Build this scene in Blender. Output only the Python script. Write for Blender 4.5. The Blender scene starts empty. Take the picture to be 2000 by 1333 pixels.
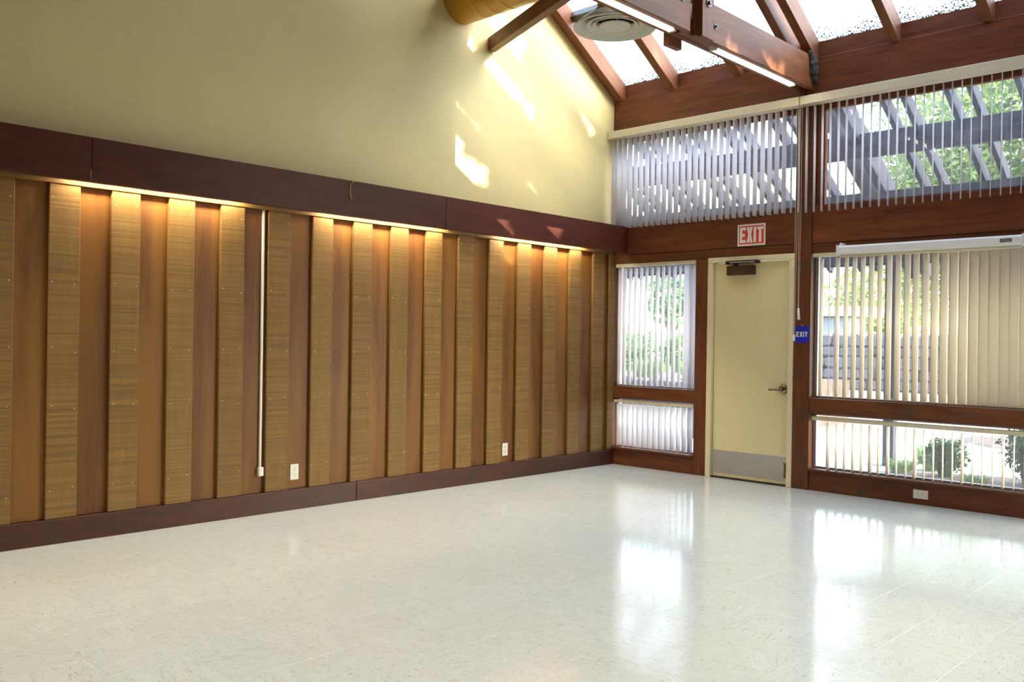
import bpy, bmesh, math, random
from mathutils import Vector, Matrix, noise
random.seed(7)
S = bpy.context.scene
COL = S.collection
PI = math.pi

# ------------------------------------------------------------------ camera, sky, sun, exposure
YAW, PITCH, ROLL = 0.7658, -0.0016, 0.0156
FPX = 1764.06
CAM = Vector((5.777, -7.498, 1.274))
fw = Vector((-math.sin(YAW)*math.cos(PITCH), math.cos(YAW)*math.cos(PITCH), math.sin(PITCH)))
r0 = Vector((math.cos(YAW), math.sin(YAW), 0)); u0 = r0.cross(fw)
rt = math.cos(ROLL)*r0 + math.sin(ROLL)*u0
up = -math.sin(ROLL)*r0 + math.cos(ROLL)*u0
cam = bpy.data.cameras.new('camera'); camo = bpy.data.objects.new('camera', cam); COL.objects.link(camo)
cam.sensor_width = 36; cam.lens = 36*FPX/2000; cam.clip_start = 0.05; cam.clip_end = 300
M = Matrix((rt, up, -fw)).transposed().to_4x4(); M.translation = CAM
camo.matrix_world = M
S.camera = camo

SUN = Vector((1, .22, .58)).normalized()
w = bpy.data.worlds.new('world'); S.world = w; w.use_nodes = True
nt = w.node_tree; nt.nodes.clear()
sky = nt.nodes.new('ShaderNodeTexSky'); sky.sky_type = 'NISHITA'; sky.sun_disc = False
sky.sun_elevation = math.asin(SUN.z); sky.sun_rotation = math.atan2(SUN.x, SUN.y)
sky.dust_density = 3.0; sky.air_density = 1.0; sky.ozone_density = 1.0
hs = nt.nodes.new('ShaderNodeHueSaturation'); hs.inputs['Saturation'].default_value = .75
bg = nt.nodes.new('ShaderNodeBackground'); bg.inputs['Strength'].default_value = 2.4
wo = nt.nodes.new('ShaderNodeOutputWorld')
nt.links.new(sky.outputs[0], hs.inputs['Color']); nt.links.new(hs.outputs[0], bg.inputs[0]); nt.links.new(bg.outputs[0], wo.inputs[0])

sl = bpy.data.lights.new('sun', 'SUN'); sl.energy = 18; sl.angle = math.radians(.3); sl.color = (1, .93, .80)
slo = bpy.data.objects.new('sun', sl); COL.objects.link(slo)
slo.rotation_euler = SUN.to_track_quat('Z', 'Y').to_euler(); slo.location = (20, 5, 12)

# the room's other ceiling fluorescents, above and behind the camera
def area(x, y, z, sx, sy, e, c=(1, .90, .70)):
    l = bpy.data.lights.new('fluorescent', 'AREA'); l.shape = 'RECTANGLE'; l.size = sx; l.size_y = sy; l.energy = e; l.color = c; l.spread = 2.1
    o = bpy.data.objects.new('fluorescent', l); COL.objects.link(o); o.location = (x, y, z); return o
for (x, y) in ((2.12, -6.2), (4.3, -3.0), (4.3, -6.4), (6.5, -3.2), (6.5, -7.0)):
    area(x, y, 3.42, .12, 2.4, 20)

S.view_settings.view_transform = 'Standard'; S.view_settings.look = 'None'
S.view_settings.gamma = 1; S.view_settings.use_curve_mapping = False
S.view_settings.exposure = 0.33
S.cycles.max_bounces = 12; S.cycles.diffuse_bounces = 6; S.cycles.glossy_bounces = 4
S.cycles.transmission_bounces = 8; S.cycles.transparent_max_bounces = 24
S.cycles.sample_clamp_indirect = 6; S.cycles.caustics_reflective = False; S.cycles.caustics_refractive = False

# ------------------------------------------------------------------ materials
def new_mat(name):
    m = bpy.data.materials.new(name); m.use_nodes = True
    n = m.node_tree.nodes; b = n['Principled BSDF']
    return m, n, m.node_tree.links, b
def ramp(n, l, src, stops):
    r = n.new('ShaderNodeValToRGB'); l.new(src, r.inputs[0])
    e = r.color_ramp.elements
    while len(e) < len(stops): e.new(.5)
    for k, (p, c) in enumerate(stops): e[k].position = p; e[k].color = (*c, 1) if len(c) == 3 else c
    return r
def noise_n(n, l, vec, scale, detail=4, rough=.6):
    t = n.new('ShaderNodeTexNoise'); t.inputs['Scale'].default_value = scale
    t.inputs['Detail'].default_value = detail; t.inputs['Roughness'].default_value = rough
    if vec: l.new(vec, t.inputs['Vector'])
    return t
def mapping(n, l, vec, sc, loc=None):
    m = n.new('ShaderNodeMapping'); l.new(vec, m.inputs['Vector']); m.inputs['Scale'].default_value = sc
    if loc is not None: l.new(loc, m.inputs['Location'])
    return m.outputs[0]
def mix(n, l, f, a, b, mode='MIX'):
    m = n.new('ShaderNodeMix'); m.data_type = 'RGBA'; m.blend_type = mode
    if hasattr(f, 'node'): l.new(f, m.inputs[0])
    else: m.inputs[0].default_value = f
    for s, v in ((m.inputs[6], a), (m.inputs[7], b)):
        if hasattr(v, 'node'): l.new(v, s)
        else: s.default_value = (*v, 1)
    return m.outputs[2]
def math_n(n, l, op, a, b=None):
    m = n.new('ShaderNodeMath'); m.operation = op
    for s, v in ((m.inputs[0], a), (m.inputs[1], b)):
        if v is None: continue
        if hasattr(v, 'node'): l.new(v, s)
        else: s.default_value = v
    return m.outputs[0]
def bump(n, l, b, h, st, dist=.01):
    bp = n.new('ShaderNodeBump'); bp.inputs['Strength'].default_value = st; bp.inputs['Distance'].default_value = dist
    l.new(h, bp.inputs['Height']); l.new(bp.outputs[0], b.inputs['Normal'])

def plain(name, c, rough=.5, metal=0., spec=.5, var=.04, bmp=0.):
    m, n, l, b = new_mat(name)
    tc = n.new('ShaderNodeTexCoord'); t = noise_n(n, l, tc.outputs['Object'], 9, 5)
    r = ramp(n, l, t.outputs[0], [(.3, tuple(x*(1-var) for x in c)), (.7, tuple(min(1, x*(1+var)) for x in c))])
    l.new(r.outputs[0], b.inputs['Base Color'])
    b.inputs['Roughness'].default_value = rough; b.inputs['Metallic'].default_value = metal
    b.inputs['Specular IOR Level'].default_value = spec
    if bmp: bump(n, l, b, noise_n(n, l, tc.outputs['Object'], 60, 4).outputs[0], bmp, .002)
    return m

def wood(name, c1, c2, axis, rough=.5, per=.25, stretch=14, saw=0., scuff=None, knots=True, redvar=None, bands=None, sawc=None, spec=.25):
    """grain runs along the object's own axis; every object is tinted a little differently"""
    m, n, l, b = new_mat(name)
    tc = n.new('ShaderNodeTexCoord'); oi = n.new('ShaderNodeObjectInfo')
    sc = [stretch]*3; sc[axis] = 1.0
    rnd = math_n(n, l, 'MULTIPLY', oi.outputs['Random'], 37.)
    cmb = n.new('ShaderNodeCombineXYZ')
    for k in range(3): l.new(rnd, cmb.inputs[k])
    v = mapping(n, l, tc.outputs['Object'], sc, cmb.outputs[0])
    t1 = noise_n(n, l, v, 2.2, 8, .62); t1.inputs['Distortion'].default_value = .6
    sc2 = [stretch*5]*3; sc2[axis] = 2.0
    t2 = noise_n(n, l, mapping(n, l, tc.outputs['Object'], sc2, cmb.outputs[0]), 3., 3, .5)
    g = math_n(n, l, 'ADD', math_n(n, l, 'MULTIPLY', t1.outputs[0], .7), math_n(n, l, 'MULTIPLY', t2.outputs[0], .3))
    col = ramp(n, l, g, [(.34, c1), (.66, c2)]).outputs[0]
    if bands:   # streaky boards: warm zone along the board
        tb = noise_n(n, l, mapping(n, l, tc.outputs['Object'], [3.5 if k != axis else .35 for k in range(3)], cmb.outputs[0]), 1.6, 2, .5)
        col = mix(n, l, ramp(n, l, tb.outputs[0], [(.42, (0, 0, 0)), (.6, (1, 1, 1))]).outputs[0], col, bands)
    if redvar:
        rr = ramp(n, l, math_n(n, l, 'FRACT', math_n(n, l, 'MULTIPLY', oi.outputs['Random'], 7.31)), [(.2, (0, 0, 0)), (.9, (.8, .8, .8))])
        col = mix(n, l, rr.outputs[0], col, redvar, 'MULTIPLY')
    if scuff:
        ts = noise_n(n, l, tc.outputs['Object'], 5.5, 6, .7)
        l2 = mapping(n, l, tc.outputs['Object'], (1, 1, 1), cmb.outputs[0]); l.new(l2, ts.inputs['Vector'])
        col = mix(n, l, ramp(n, l, ts.outputs[0], [(.55, (0, 0, 0)), (.66, (.75, .75, .75))]).outputs[0], col, scuff)
    br = n.new('ShaderNodeMapRange'); l.new(oi.outputs['Random'], br.inputs[0])
    br.inputs[3].default_value = 1-per; br.inputs[4].default_value = 1+per
    cb = n.new('ShaderNodeVectorMath'); cb.operation = 'SCALE'; l.new(col, cb.inputs[0]); l.new(br.outputs[0], cb.inputs['Scale'])
    out = cb.outputs[0]
    h = g
    if saw:
        sz = [.35]*3; sz[2] = 80
        tw = noise_n(n, l, mapping(n, l, tc.outputs['Object'], sz, cmb.outputs[0]), 1., 3, .75)
        rs = ramp(n, l, tw.outputs[0], [(.36, (1-saw,)*3), (.62, (1+saw*.35,)*3)])
        out = mix(n, l, 1., out, rs.outputs[0], 'MULTIPLY')
        h = tw.outputs[0]
    l.new(out, b.inputs['Base Color'])
    b.inputs['Roughness'].default_value = rough; b.inputs['Specular IOR Level'].default_value = spec
    bump(n, l, b, h, .35 if saw else .18, .003)
    return m

def glass(name, haze=.05, spots=.0):
    m, n, l, b = new_mat(name); n.remove(b)
    out = n['Material Output']
    tr = n.new('ShaderNodeBsdfTransparent'); tr.inputs[0].default_value = (.93, .95, .94, 1)
    gl = n.new('ShaderNodeBsdfGlossy'); gl.inputs['Roughness'].default_value = .02
    lw = n.new('ShaderNodeLayerWeight'); lw.inputs['Blend'].default_value = .5
    fz = math_n(n, l, 'ADD', math_n(n, l, 'MULTIPLY', math_n(n, l, 'POWER', lw.outputs['Facing'], 5.), .6), .03)
    m1 = n.new('ShaderNodeMixShader'); l.new(fz, m1.inputs[0]); l.new(tr.outputs[0], m1.inputs[1]); l.new(gl.outputs[0], m1.inputs[2])
    df = n.new('ShaderNodeBsdfTranslucent'); df.inputs[0].default_value = (.8, .82, .9, 1)
    m2 = n.new('ShaderNodeMixShader'); l.new(m1.outputs[0], m2.inputs[1]); l.new(df.outputs[0], m2.inputs[2])
    tc = n.new('ShaderNodeTexCoord')
    t = noise_n(n, l, tc.outputs['Object'], 7, 6, .7)
    r = n.new('ShaderNodeMapRange'); l.new(t.outputs[0], r.inputs[0]); r.inputs[1].default_value = .35; r.inputs[2].default_value = .7
    r.inputs[3].default_value = haze*.5; r.inputs[4].default_value = haze*1.5
    l.new(r.outputs[0], m2.inputs[0])
    fin = m2.outputs[0]
    if spots:   # leaf litter and grime gathered on the low edge of the skylight
        dk = n.new('ShaderNodeBsdfDiffuse'); dk.inputs[0].default_value = (.05, .05, .045, 1)
        gp = n.new('ShaderNodeNewGeometry'); sx = n.new('ShaderNodeSeparateXYZ'); l.new(gp.outputs['Position'], sx.inputs[0])
        grad = n.new('ShaderNodeMapRange'); l.new(sx.outputs[1], grad.inputs[0])
        grad.inputs[1].default_value = -.25; grad.inputs[2].default_value = .08
        grad.inputs[3].default_value = 0; grad.inputs[4].default_value = .145
        sp = noise_n(n, l, tc.outputs['Object'], 62, 8, .72)
        big = noise_n(n, l, tc.outputs['Object'], 5, 3, .6)
        v = math_n(n, l, 'ADD', math_n(n, l, 'ADD', sp.outputs[0], grad.outputs[0]), math_n(n, l, 'MULTIPLY', big.outputs[0], .12))
        rr = ramp(n, l, v, [(.70, (0, 0, 0)), (.715, (1, 1, 1))])
        m3 = n.new('ShaderNodeMixShader'); l.new(rr.outputs[0], m3.inputs[0]); l.new(fin, m3.inputs[1]); l.new(dk.outputs[0], m3.inputs[2])
        fin = m3.outputs[0]
    l.new(fin, out.inputs['Surface'])
    return m

def emis(name, c, s):
    m, n, l, b = new_mat(name)
    b.inputs['Base Color'].default_value = (.9, .9, .88, 1)
    b.inputs['Emission Color'].default_value = (*c, 1); b.inputs['Emission Strength'].default_value = s
    return m

def leafy(name, c1, c2, trans=.5, sc=3.):
    m, n, l, b = new_mat(name); n.remove(b); out = n['Material Output']
    tc = n.new('ShaderNodeTexCoord'); t = noise_n(n, l, tc.outputs['Object'], sc, 4, .7)
    r = ramp(n, l, t.outputs[0], [(.35, c1), (.65, c2)])
    d = n.new('ShaderNodeBsdfDiffuse'); l.new(r.outputs[0], d.inputs[0])
    tr = n.new('ShaderNodeBsdfTranslucent'); l.new(r.outputs[0], tr.inputs[0])
    ms = n.new('ShaderNodeMixShader'); ms.inputs[0].default_value = trans
    l.new(d.outputs[0], ms.inputs[1]); l.new(tr.outputs[0], ms.inputs[2]); l.new(ms.outputs[0], out.inputs[0])
    return m

RED1, RED2 = (.095, .027, .011), (.205, .062, .024)
M_beam = [wood('redwood_beam_'+'xyz'[a], RED1, RED2, a, .5, .10, 9) for a in range(3)]
M_frame = [wood('redwood_frame_'+'xyz'[a], (.085, .026, .010), (.18, .058, .021), a, .42, .10, 9, scuff=(.055, .05, .035)) for a in range(3)]
M_roof = [wood('roof_timber_'+'xyz'[a], (.105, .037, .014), (.22, .084, .033), a, .5, .10, 9) for a in range(3)]
M_fascia = wood('dark_fascia', (.054, .0125, .0072), (.090, .023, .012), 1, .42, .10, 6)
M_base = wood('scuffed_baseboard', (.050, .019, .012), (.085, .028, .016), 1, .45, .1, 6, scuff=(.028, .030, .022))
M_batten = wood('rough_sawn_batten', (.200, .112, .031), (.245, .138, .038), 2, .6, .10, 9, saw=.28)
M_plank = wood('smooth_plank', (.115, .047, .012), (.205, .086, .022), 2, .45, .15, 8, redvar=(.80, .70, .62), bands=(.235, .105, .022))
M_cream = plain('cream_plaster', (.66, .555, .26), .6, var=.02, bmp=.15)
M_tan = plain('tan_plaster', (.60, .50, .30), .7, var=.02)
M_ceil = wood('ceiling_boards', (.14, .07, .035), (.24, .12, .06), 0, .6, .1)
M_door = plain('cream_door_paint', (.74, .64, .36), .35, var=.015)
M_jamb = plain('cream_frame_paint', (.74, .66, .42), .3, var=.015)
M_steel = plain('satin_steel', (.55, .56, .56), .38, 1., var=.06)
M_bronze = plain('aged_bronze', (.30, .235, .13), .3, 1., var=.25)
M_dkbronze = plain('dark_bronze_paint', (.060, .036, .018), .4, .3, var=.1)
M_black = plain('black_metal', (.025, .022, .02), .4, .5)
M_rail = plain('cream_headrail', (.68, .61, .43), .35, var=.01)
M_white = plain('white_plastic', (.80, .80, .78), .35, var=.01)
M_ivory = plain('ivory_plastic', (.78, .76, .66), .35, var=.01)
M_slot = plain('slot_black', (.03, .03, .03), .6)
M_redsign = plain('sign_red', (.68, .045, .025), .4, var=.03)
M_blue = plain('sign_blue', (.01, .018, .42), .35, var=.03)
M_diff = plain('diffuser_enamel', (.58, .57, .47), .4, var=.02)
M_duct = plain('ochre_duct', (.55, .29, .035), .42, var=.06)
M_dark = plain('duct_throat', (.015, .018, .03), .6)
M_neck = plain('brown_duct_paint', (.33, .155, .07), .5, var=.05)
M_alu = plain('grey_aluminium', (.33, .33, .38), .5, .4)
M_metal = plain('dark_galvanised', (.10, .095, .095), .4, .8)
M_yellow = plain('yellow_wire', (.75, .62, .02), .4)
M_crust = plain('dark_crust', (.035, .032, .028), .95, var=.5, bmp=.8)
M_tube = emis('fluorescent_tube', (1, .90, .72), 13)
M_cove = emis('cove_tube', (1, .88, .66), 135)
M_glass = glass('window_glass', .02)
M_glassu = glass('dusty_upper_glass', .04)
M_sky = glass('skylight_glass', .07, spots=1)

# blind vane: cream, lets some daylight through
def vane_mat(name, dc, tcol, f):
    m, n, l, b = new_mat(name); n.remove(b)
    d = n.new('ShaderNodeBsdfDiffuse'); d.inputs[0].default_value = (*dc, 1)
    t = n.new('ShaderNodeBsdfTranslucent'); t.inputs[0].default_value = (*tcol, 1)
    g_ = n.new('ShaderNodeBsdfGlossy'); g_.inputs['Roughness'].default_value = .45; g_.inputs[0].default_value = (.8, .8, .8, 1)
    m1 = n.new('ShaderNodeMixShader'); m1.inputs[0].default_value = f
    m2 = n.new('ShaderNodeMixShader'); m2.inputs[0].default_value = .05
    l.new(d.outputs[0], m1.inputs[1]); l.new(t.outputs[0], m1.inputs[2]); l.new(m1.outputs[0], m2.inputs[1]); l.new(g_.outputs[0], m2.inputs[2])
    l.new(m2.outputs[0], n['Material Output'].inputs[0]); return m
M_vane = vane_mat('blind_vane', (.68, .60, .44), (.80, .74, .66), .42)
M_vane_lit = vane_mat('backlit_blind_vane', (.80, .78, .76), (.95, .93, .97), .68)  # paler copy of the vane, with the backlight put into its colour

# vinyl composition tile: short streaks whose direction turns with every second tile
TILE = .305
m, n, l, b = new_mat('vinyl_tile')
ge = n.new('ShaderNodeNewGeometry'); sx = n.new('ShaderNodeSeparateXYZ'); l.new(ge.outputs['Position'], sx.inputs[0])
fx = math_n(n, l, 'FLOOR', math_n(n, l, 'DIVIDE', sx.outputs[0], TILE)); fy = math_n(n, l, 'FLOOR', math_n(n, l, 'DIVIDE', sx.outputs[1], TILE))
par = math_n(n, l, 'FLOORED_MODULO', math_n(n, l, 'ADD', fx, fy), 2.)
ca = n.new('ShaderNodeCombineXYZ'); l.new(sx.outputs[0], ca.inputs[0]); l.new(sx.outputs[1], ca.inputs[1])
cb = n.new('ShaderNodeCombineXYZ'); l.new(sx.outputs[1], cb.inputs[0]); l.new(sx.outputs[0], cb.inputs[1])
vm = n.new('ShaderNodeMix'); vm.data_type = 'VECTOR'; l.new(par, vm.inputs[0]); l.new(ca.outputs[0], vm.inputs[4]); l.new(cb.outputs[0], vm.inputs[5])
vec = vm.outputs[1]
cell = n.new('ShaderNodeCombineXYZ'); l.new(fx, cell.inputs[0]); l.new(fy, cell.inputs[1])
wn = n.new('ShaderNodeTexWhiteNoise'); l.new(cell.outputs[0], wn.inputs['Vector'])
cs = n.new('ShaderNodeVectorMath'); cs.operation = 'ADD'; l.new(vec, cs.inputs[0]); l.new(wn.outputs['Color'], cs.inputs[1])
rot = n.new('ShaderNodeVectorRotate'); rot.rotation_type = 'Z_AXIS'; l.new(cs.outputs[0], rot.inputs['Vector'])
l.new(math_n(n, l, 'MULTIPLY', math_n(n, l, 'SUBTRACT', wn.outputs['Value'], .5), .5), rot.inputs['Angle'])
s1 = noise_n(n, l, mapping(n, l, rot.outputs[0], (28, 190, 1)), 1., 3, .55)
k1 = ramp(n, l, s1.outputs[0], [(.60, (0, 0, 0)), (.66, (1, 1, 1))])
s2 = noise_n(n, l, mapping(n, l, rot.outputs[0], (24, 150, 1)), 1.3, 3, .55)
k2 = ramp(n, l, s2.outputs[0], [(.28, (1, 1, 1)), (.35, (0, 0, 0))])
s3 = noise_n(n, l, mapping(n, l, rot.outputs[0], (5, 22, 1)), 1., 4, .6)
base = ramp(n, l, s3.outputs[0], [(.35, (.60, .645, .60)), (.65, (.65, .69, .65))])
s4 = noise_n(n, l, ge.outputs['Position'], .9, 3, .5)
stain = ramp(n, l, s4.outputs[0], [(.35, (1.0, .985, .95)), (.65, (.985, 1.0, 1.0))])
c0 = mix(n, l, 1., base.outputs[0], stain.outputs[0], 'MULTIPLY')
c1_ = mix(n, l, math_n(n, l, 'MULTIPLY', k1.outputs[0], .7), c0, (.34, .27, .21))
c2_ = mix(n, l, math_n(n, l, 'MULTIPLY', k2.outputs[0], .5), c1_, (.78, .78, .72))
tv = n.new('ShaderNodeMapRange'); l.new(wn.outputs['Value'], tv.inputs[0]); tv.inputs[3].default_value = .985; tv.inputs[4].default_value = 1.015
sc_ = n.new('ShaderNodeVectorMath'); sc_.operation = 'SCALE'; l.new(c2_, sc_.inputs[0]); l.new(tv.outputs[0], sc_.inputs['Scale'])
l.new(sc_.outputs[0], b.inputs['Base Color'])
sr = noise_n(n, l, ge.outputs['Position'], 2.5, 5, .6)
rr = n.new('ShaderNodeMapRange'); l.new(sr.outputs[0], rr.inputs[0]); rr.inputs[3].default_value = .07; rr.inputs[4].default_value = .17
l.new(rr.outputs[0], b.inputs['Roughness']); b.inputs['Specular IOR Level'].default_value = .6
bump(n, l, b, noise_n(n, l, ge.outputs['Position'], 3.5, 3, .5).outputs[0], .06, .01)
M_tile = m

# outdoors
M_ground = plain('pale_paving', (.20, .188, .185), .9, var=.12, bmp=.3)
M_mulch = plain('brown_mulch', (.085, .060, .048), .95, var=.5, bmp=.8)
M_lawn = plain('sunny_lawn', (.16, .22, .05), .9, var=.25)
M_stone = plain('grey_stone', (.085, .078, .098), .9, var=.35, bmp=.6)
M_perg = [wood('weathered_pergola_'+'xyz'[a], (.016, .019, .038), (.038, .042, .075), a, .7, .12, 8) for a in range(3)]  # blue cast of the outdoor light is put into the timber colour
M_leaf_a = leafy('sunlit_leaf', (.11, .18, .05), (.36, .44, .17), .5, 1.2)
M_leaf_b = leafy('shrub_leaf', (.018, .055, .022), (.075, .155, .045), .35, 5)
M_leaf_c = leafy('grass_blade', (.06, .14, .05), (.20, .32, .12), .4, 6)
M_leaf_d = leafy('hedge_leaf', (.05, .13, .05), (.18, .33, .13), .45, 3)
M_bark = wood('bark', (.10, .085, .07), (.24, .20, .17), 2, .9, .1)
M_kroof = plain('pale_roof', (.50, .40, .38), .8)
M_kwall = plain('grey_shed_wall', (.20, .22, .30), .8)

# ------------------------------------------------------------------ helpers
def tag(o, label=None, cat=None, group=None, kind=None):
    if label: o['label'] = label
    if cat: o['category'] = cat
    if group: o['group'] = group
    if kind: o['kind'] = kind
    return o
def link(name, me, mat, parent=None, loc=(0, 0, 0), rot=None):
    if mat is not None and not me.materials: me.materials.append(mat)
    o = bpy.data.objects.new(name, me); COL.objects.link(o)
    o.location = loc
    if rot: o.rotation_euler = rot
    if parent is not None:
        o.parent = parent; o.matrix_parent_inverse = Matrix.Identity(4)
        p = parent; off = Vector((0, 0, 0))
        while p is not None: off += p.location; p = p.parent
        o.location = Vector(loc) - off
    return o
def empty(name, loc=(0, 0, 0), **k):
    o = bpy.data.objects.new(name, None); COL.objects.link(o); o.location = loc; o.empty_display_size = .1
    return tag(o, **k)
def box_me(name, sx, sy, sz, bev=0., taper=None):
    bm = bmesh.new(); bmesh.ops.create_cube(bm, size=1)
    bmesh.ops.scale(bm, vec=(sx, sy, sz), verts=bm.verts)
    if bev: bmesh.ops.bevel(bm, geom=bm.edges[:], offset=bev, segments=1, affect='EDGES', profile=.5)
    me = bpy.data.meshes.new(name); bm.to_mesh(me); bm.free(); return me
def box(name, lo, hi, mat, parent=None, bev=0., rot=None):
    lo, hi = Vector(lo), Vector(hi); s = hi-lo
    return link(name, box_me(name, *s, bev), mat, parent, (lo+hi)/2, rot)
class MB:
    """collects pieces into one mesh"""
    def __init__(s): s.bm = bmesh.new()
    def box(s, lo, hi, bev=0.):
        lo, hi = Vector(lo), Vector(hi)
        g = bmesh.ops.create_cube(s.bm, size=1); v = g['verts']
        bmesh.ops.scale(s.bm, vec=hi-lo, verts=v); bmesh.ops.translate(s.bm, vec=(lo+hi)/2, verts=v)
        if bev:
            e = list({e for x in v for e in x.link_edges}); bmesh.ops.bevel(s.bm, geom=e, offset=bev, segments=2, affect='EDGES', profile=.5)
        return s
    def cyl(s, a, b, r, seg=16, r2=None):
        a, b = Vector(a), Vector(b); d = b-a
        g = bmesh.ops.create_cone(s.bm, cap_ends=True, segments=seg, radius1=r, radius2=r if r2 is None else r2, depth=d.length)
        mt = d.to_track_quat('Z', 'Y').to_matrix().to_4x4(); mt.translation = (a+b)/2
        bmesh.ops.transform(s.bm, matrix=mt, verts=g['verts']); return s
    def poly(s, pts, thick):
        """pts: list of 3-D points (planar ring); thick: extrusion vector"""
        vs = [s.bm.verts.new(p) for p in pts]; f = s.bm.faces.new(vs)
        r = bmesh.ops.extrude_face_region(s.bm, geom=[f])
        bmesh.ops.translate(s.bm, vec=thick, verts=[x for x in r['geom'] if isinstance(x, bmesh.types.BMVert)]); return s
    def lathe(s, prof, c, seg=48):
        c = Vector(c); rings = []
        for (r, z) in prof:
            if r < 1e-6: rings.append([s.bm.verts.new(c+Vector((0, 0, z)))])
            else: rings.append([s.bm.verts.new(c+Vector((r*math.cos(2*PI*k/seg), r*math.sin(2*PI*k/seg), z))) for k in range(seg)])
        for A, B in zip(rings, rings[1:]):
            for k in range(seg):
                k2 = (k+1) % seg
                q = [A[k % len(A)], A[k2 % len(A)], B[k2 % len(B)], B[k % len(B)]]
                q = [v for i, v in enumerate(q) if v not in q[:i]]
                if len(q) > 2:
                    f = s.bm.faces.new(q); f.smooth = True
        return s
    def build(s, name, mat, parent=None, smooth=False, centre=True):
        bmesh.ops.recalc_face_normals(s.bm, faces=s.bm.faces[:])
        c = Vector((0, 0, 0))
        if centre and s.bm.verts:
            vs = [v.co for v in s.bm.verts]
            c = Vector([(min(v[k] for v in vs)+max(v[k] for v in vs))/2 for k in range(3)])
            bmesh.ops.translate(s.bm, vec=-c, verts=s.bm.verts[:])
        if smooth:
            for f in s.bm.faces: f.smooth = True
        me = bpy.data.meshes.new(name); s.bm.to_mesh(me); s.bm.free()
        return link(name, me, mat, parent, c)
def tube(pts, r, seg=8):
    m = MB()
    for a, b in zip(pts, pts[1:]): m.cyl(a, b, r, seg)
    return m
def dup(o, parent, loc, rot=None):
    c = o.copy(); COL.objects.link(c)
    if parent is not None: c.parent = parent
    c.location = loc
    if rot: c.rotation_euler = rot
    return c
STR = 'structure'

# ------------------------------------------------------------------ floor of vinyl tiles
RX, RY = 8.0, -9.5
floor = box('floor', (-.1, RY-.1, -.12), (RX+.1, .14, -.004), M_tan); tag(floor, kind=STR)
floor['label'] = 'pale glossy vinyl tile floor with short brown streaks'
def project(p):
    d = Vector(p)-CAM; z = d.dot(fw)
    if z < .1: return None
    return 1000+FPX*d.dot(rt)/z, 666.5-FPX*d.dot(up)/z, z
bm = bmesh.new()
h = TILE/2-.0002; hi_ = h-.0005
vb = [bm.verts.new((x*h, y*h, -.003)) for x, y in ((-1, -1), (1, -1), (1, 1), (-1, 1))]
vt = [bm.verts.new((x*h, y*h, -.0006)) for x, y in ((-1, -1), (1, -1), (1, 1), (-1, 1))]
vi = [bm.verts.new((x*hi_, y*hi_, 0)) for x, y in ((-1, -1), (1, -1), (1, 1), (-1, 1))]
bm.faces.new(vi)
for k in range(4):
    bm.faces.new((vb[k], vb[(k+1) % 4], vt[(k+1) % 4], vt[k])); bm.faces.new((vt[k], vt[(k+1) % 4], vi[(k+1) % 4], vi[k]))
tile_me = bpy.data.meshes.new('tile'); bm.to_mesh(tile_me); bm.free(); tile_me.materials.append(M_tile)
cells = []
for i in range(0, 27):
    for j in range(-32, 0):
        c = ((i+.5)*TILE, (j+.5)*TILE)
        if c[0] > RX or c[1] < RY: continue
        p = project((c[0], c[1], 0))
        vis = p is not None and -60 < p[0] < 2060 and 600 < p[1] < 1400
        cells.append((p[2] if vis else 99, c))
cells.sort(key=lambda q: q[0])
tm = MB()
for k, (dz, c) in enumerate(cells):
    if k < 300 and dz < 99:
        link('tile', tile_me, None, floor, (c[0], c[1], 0))
    else:
        vv = {}
        for v in tile_me.vertices: vv[v.index] = tm.bm.verts.new((v.co.x+c[0], v.co.y+c[1], v.co.z))
        for p in tile_me.polygons: tm.bm.faces.new([vv[q] for q in p.vertices])
tag(tm.build('tile_field', M_tile, floor), kind='stuff')

# ------------------------------------------------------------------ left wall: cream plaster above, board and batten below
SL = -.607
def roof_z(y, z0=3.76): return z0+SL*y if y > -4.75 else z0+SL*(-9.5-y)
mb = MB()
mb.poly([(-.1, .10, -.1), (-.1, .10, roof_z(0, 3.95)), (-.1, -4.75, roof_z(-4.75, 3.98)), (-.1, RY-.1, roof_z(-9.5, 3.95)), (-.1, RY-.1, -.1)], Vector((.1, 0, 0)))
wall_left = mb.build('wall_left', M_cream); tag(wall_left, kind=STR)
wall_left['label'] = 'cream gable wall over brown vertical board and batten panelling'
bat_me = box_me('batten', .028, .180, 2.02, .003)
pla_me = box_me('plank', .012, .190, 2.02, .0)
z_c = .152+1.01
bat_y = [-.05]+[-.36-.3695*k for k in range(0, 26)]
for k, y in enumerate(bat_y):
    if y+.18 < RY: break
    if k == 0: box('batten', (.012, -.1, .152), (.040, -.002, 2.172), M_batten, wall_left, .003)
    else: link('batten', bat_me, M_batten, wall_left, (.026, y+.09, z_c))
for k, y in enumerate(bat_y[1:]):
    w_ = .1895
    if k == 0: box('plank', (0, -.180, .152), (.012, -.09, 2.172), M_plank, wall_left)
    yy = y-.3695+.18
    link('plank', pla_me, M_plank, wall_left, (.006, yy+w_/2, z_c))
mb = MB()
for y in bat_y[1:]:
    for z in (.32, .82, 1.17, 1.58, 2.08):
        for dy in (.025, .155):
            q1, q2 = y+dy+random.uniform(-.006, .006), z+random.uniform(-.02, .02)
            mb.cyl((.0400, q1, q2), (.0412, q1, q2), .0030, 8)
tag(mb.build('nail_heads', M_ivory, wall_left), kind='stuff')
# nailer strip under the cove
box('nailer', (.0, RY, 2.172), (.046, -.02, 2.232), M_batten, wall_left)
baseboard = empty('baseboard_left', (0, 0, 0), kind=STR)
for a, b in ((RY, -6.9), (-6.9, -3.26), (-3.26, 0)):
    box('board', (.0, a+.0015, -.001), (.048, b-.0015, .15), M_base, baseboard, .003)

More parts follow.
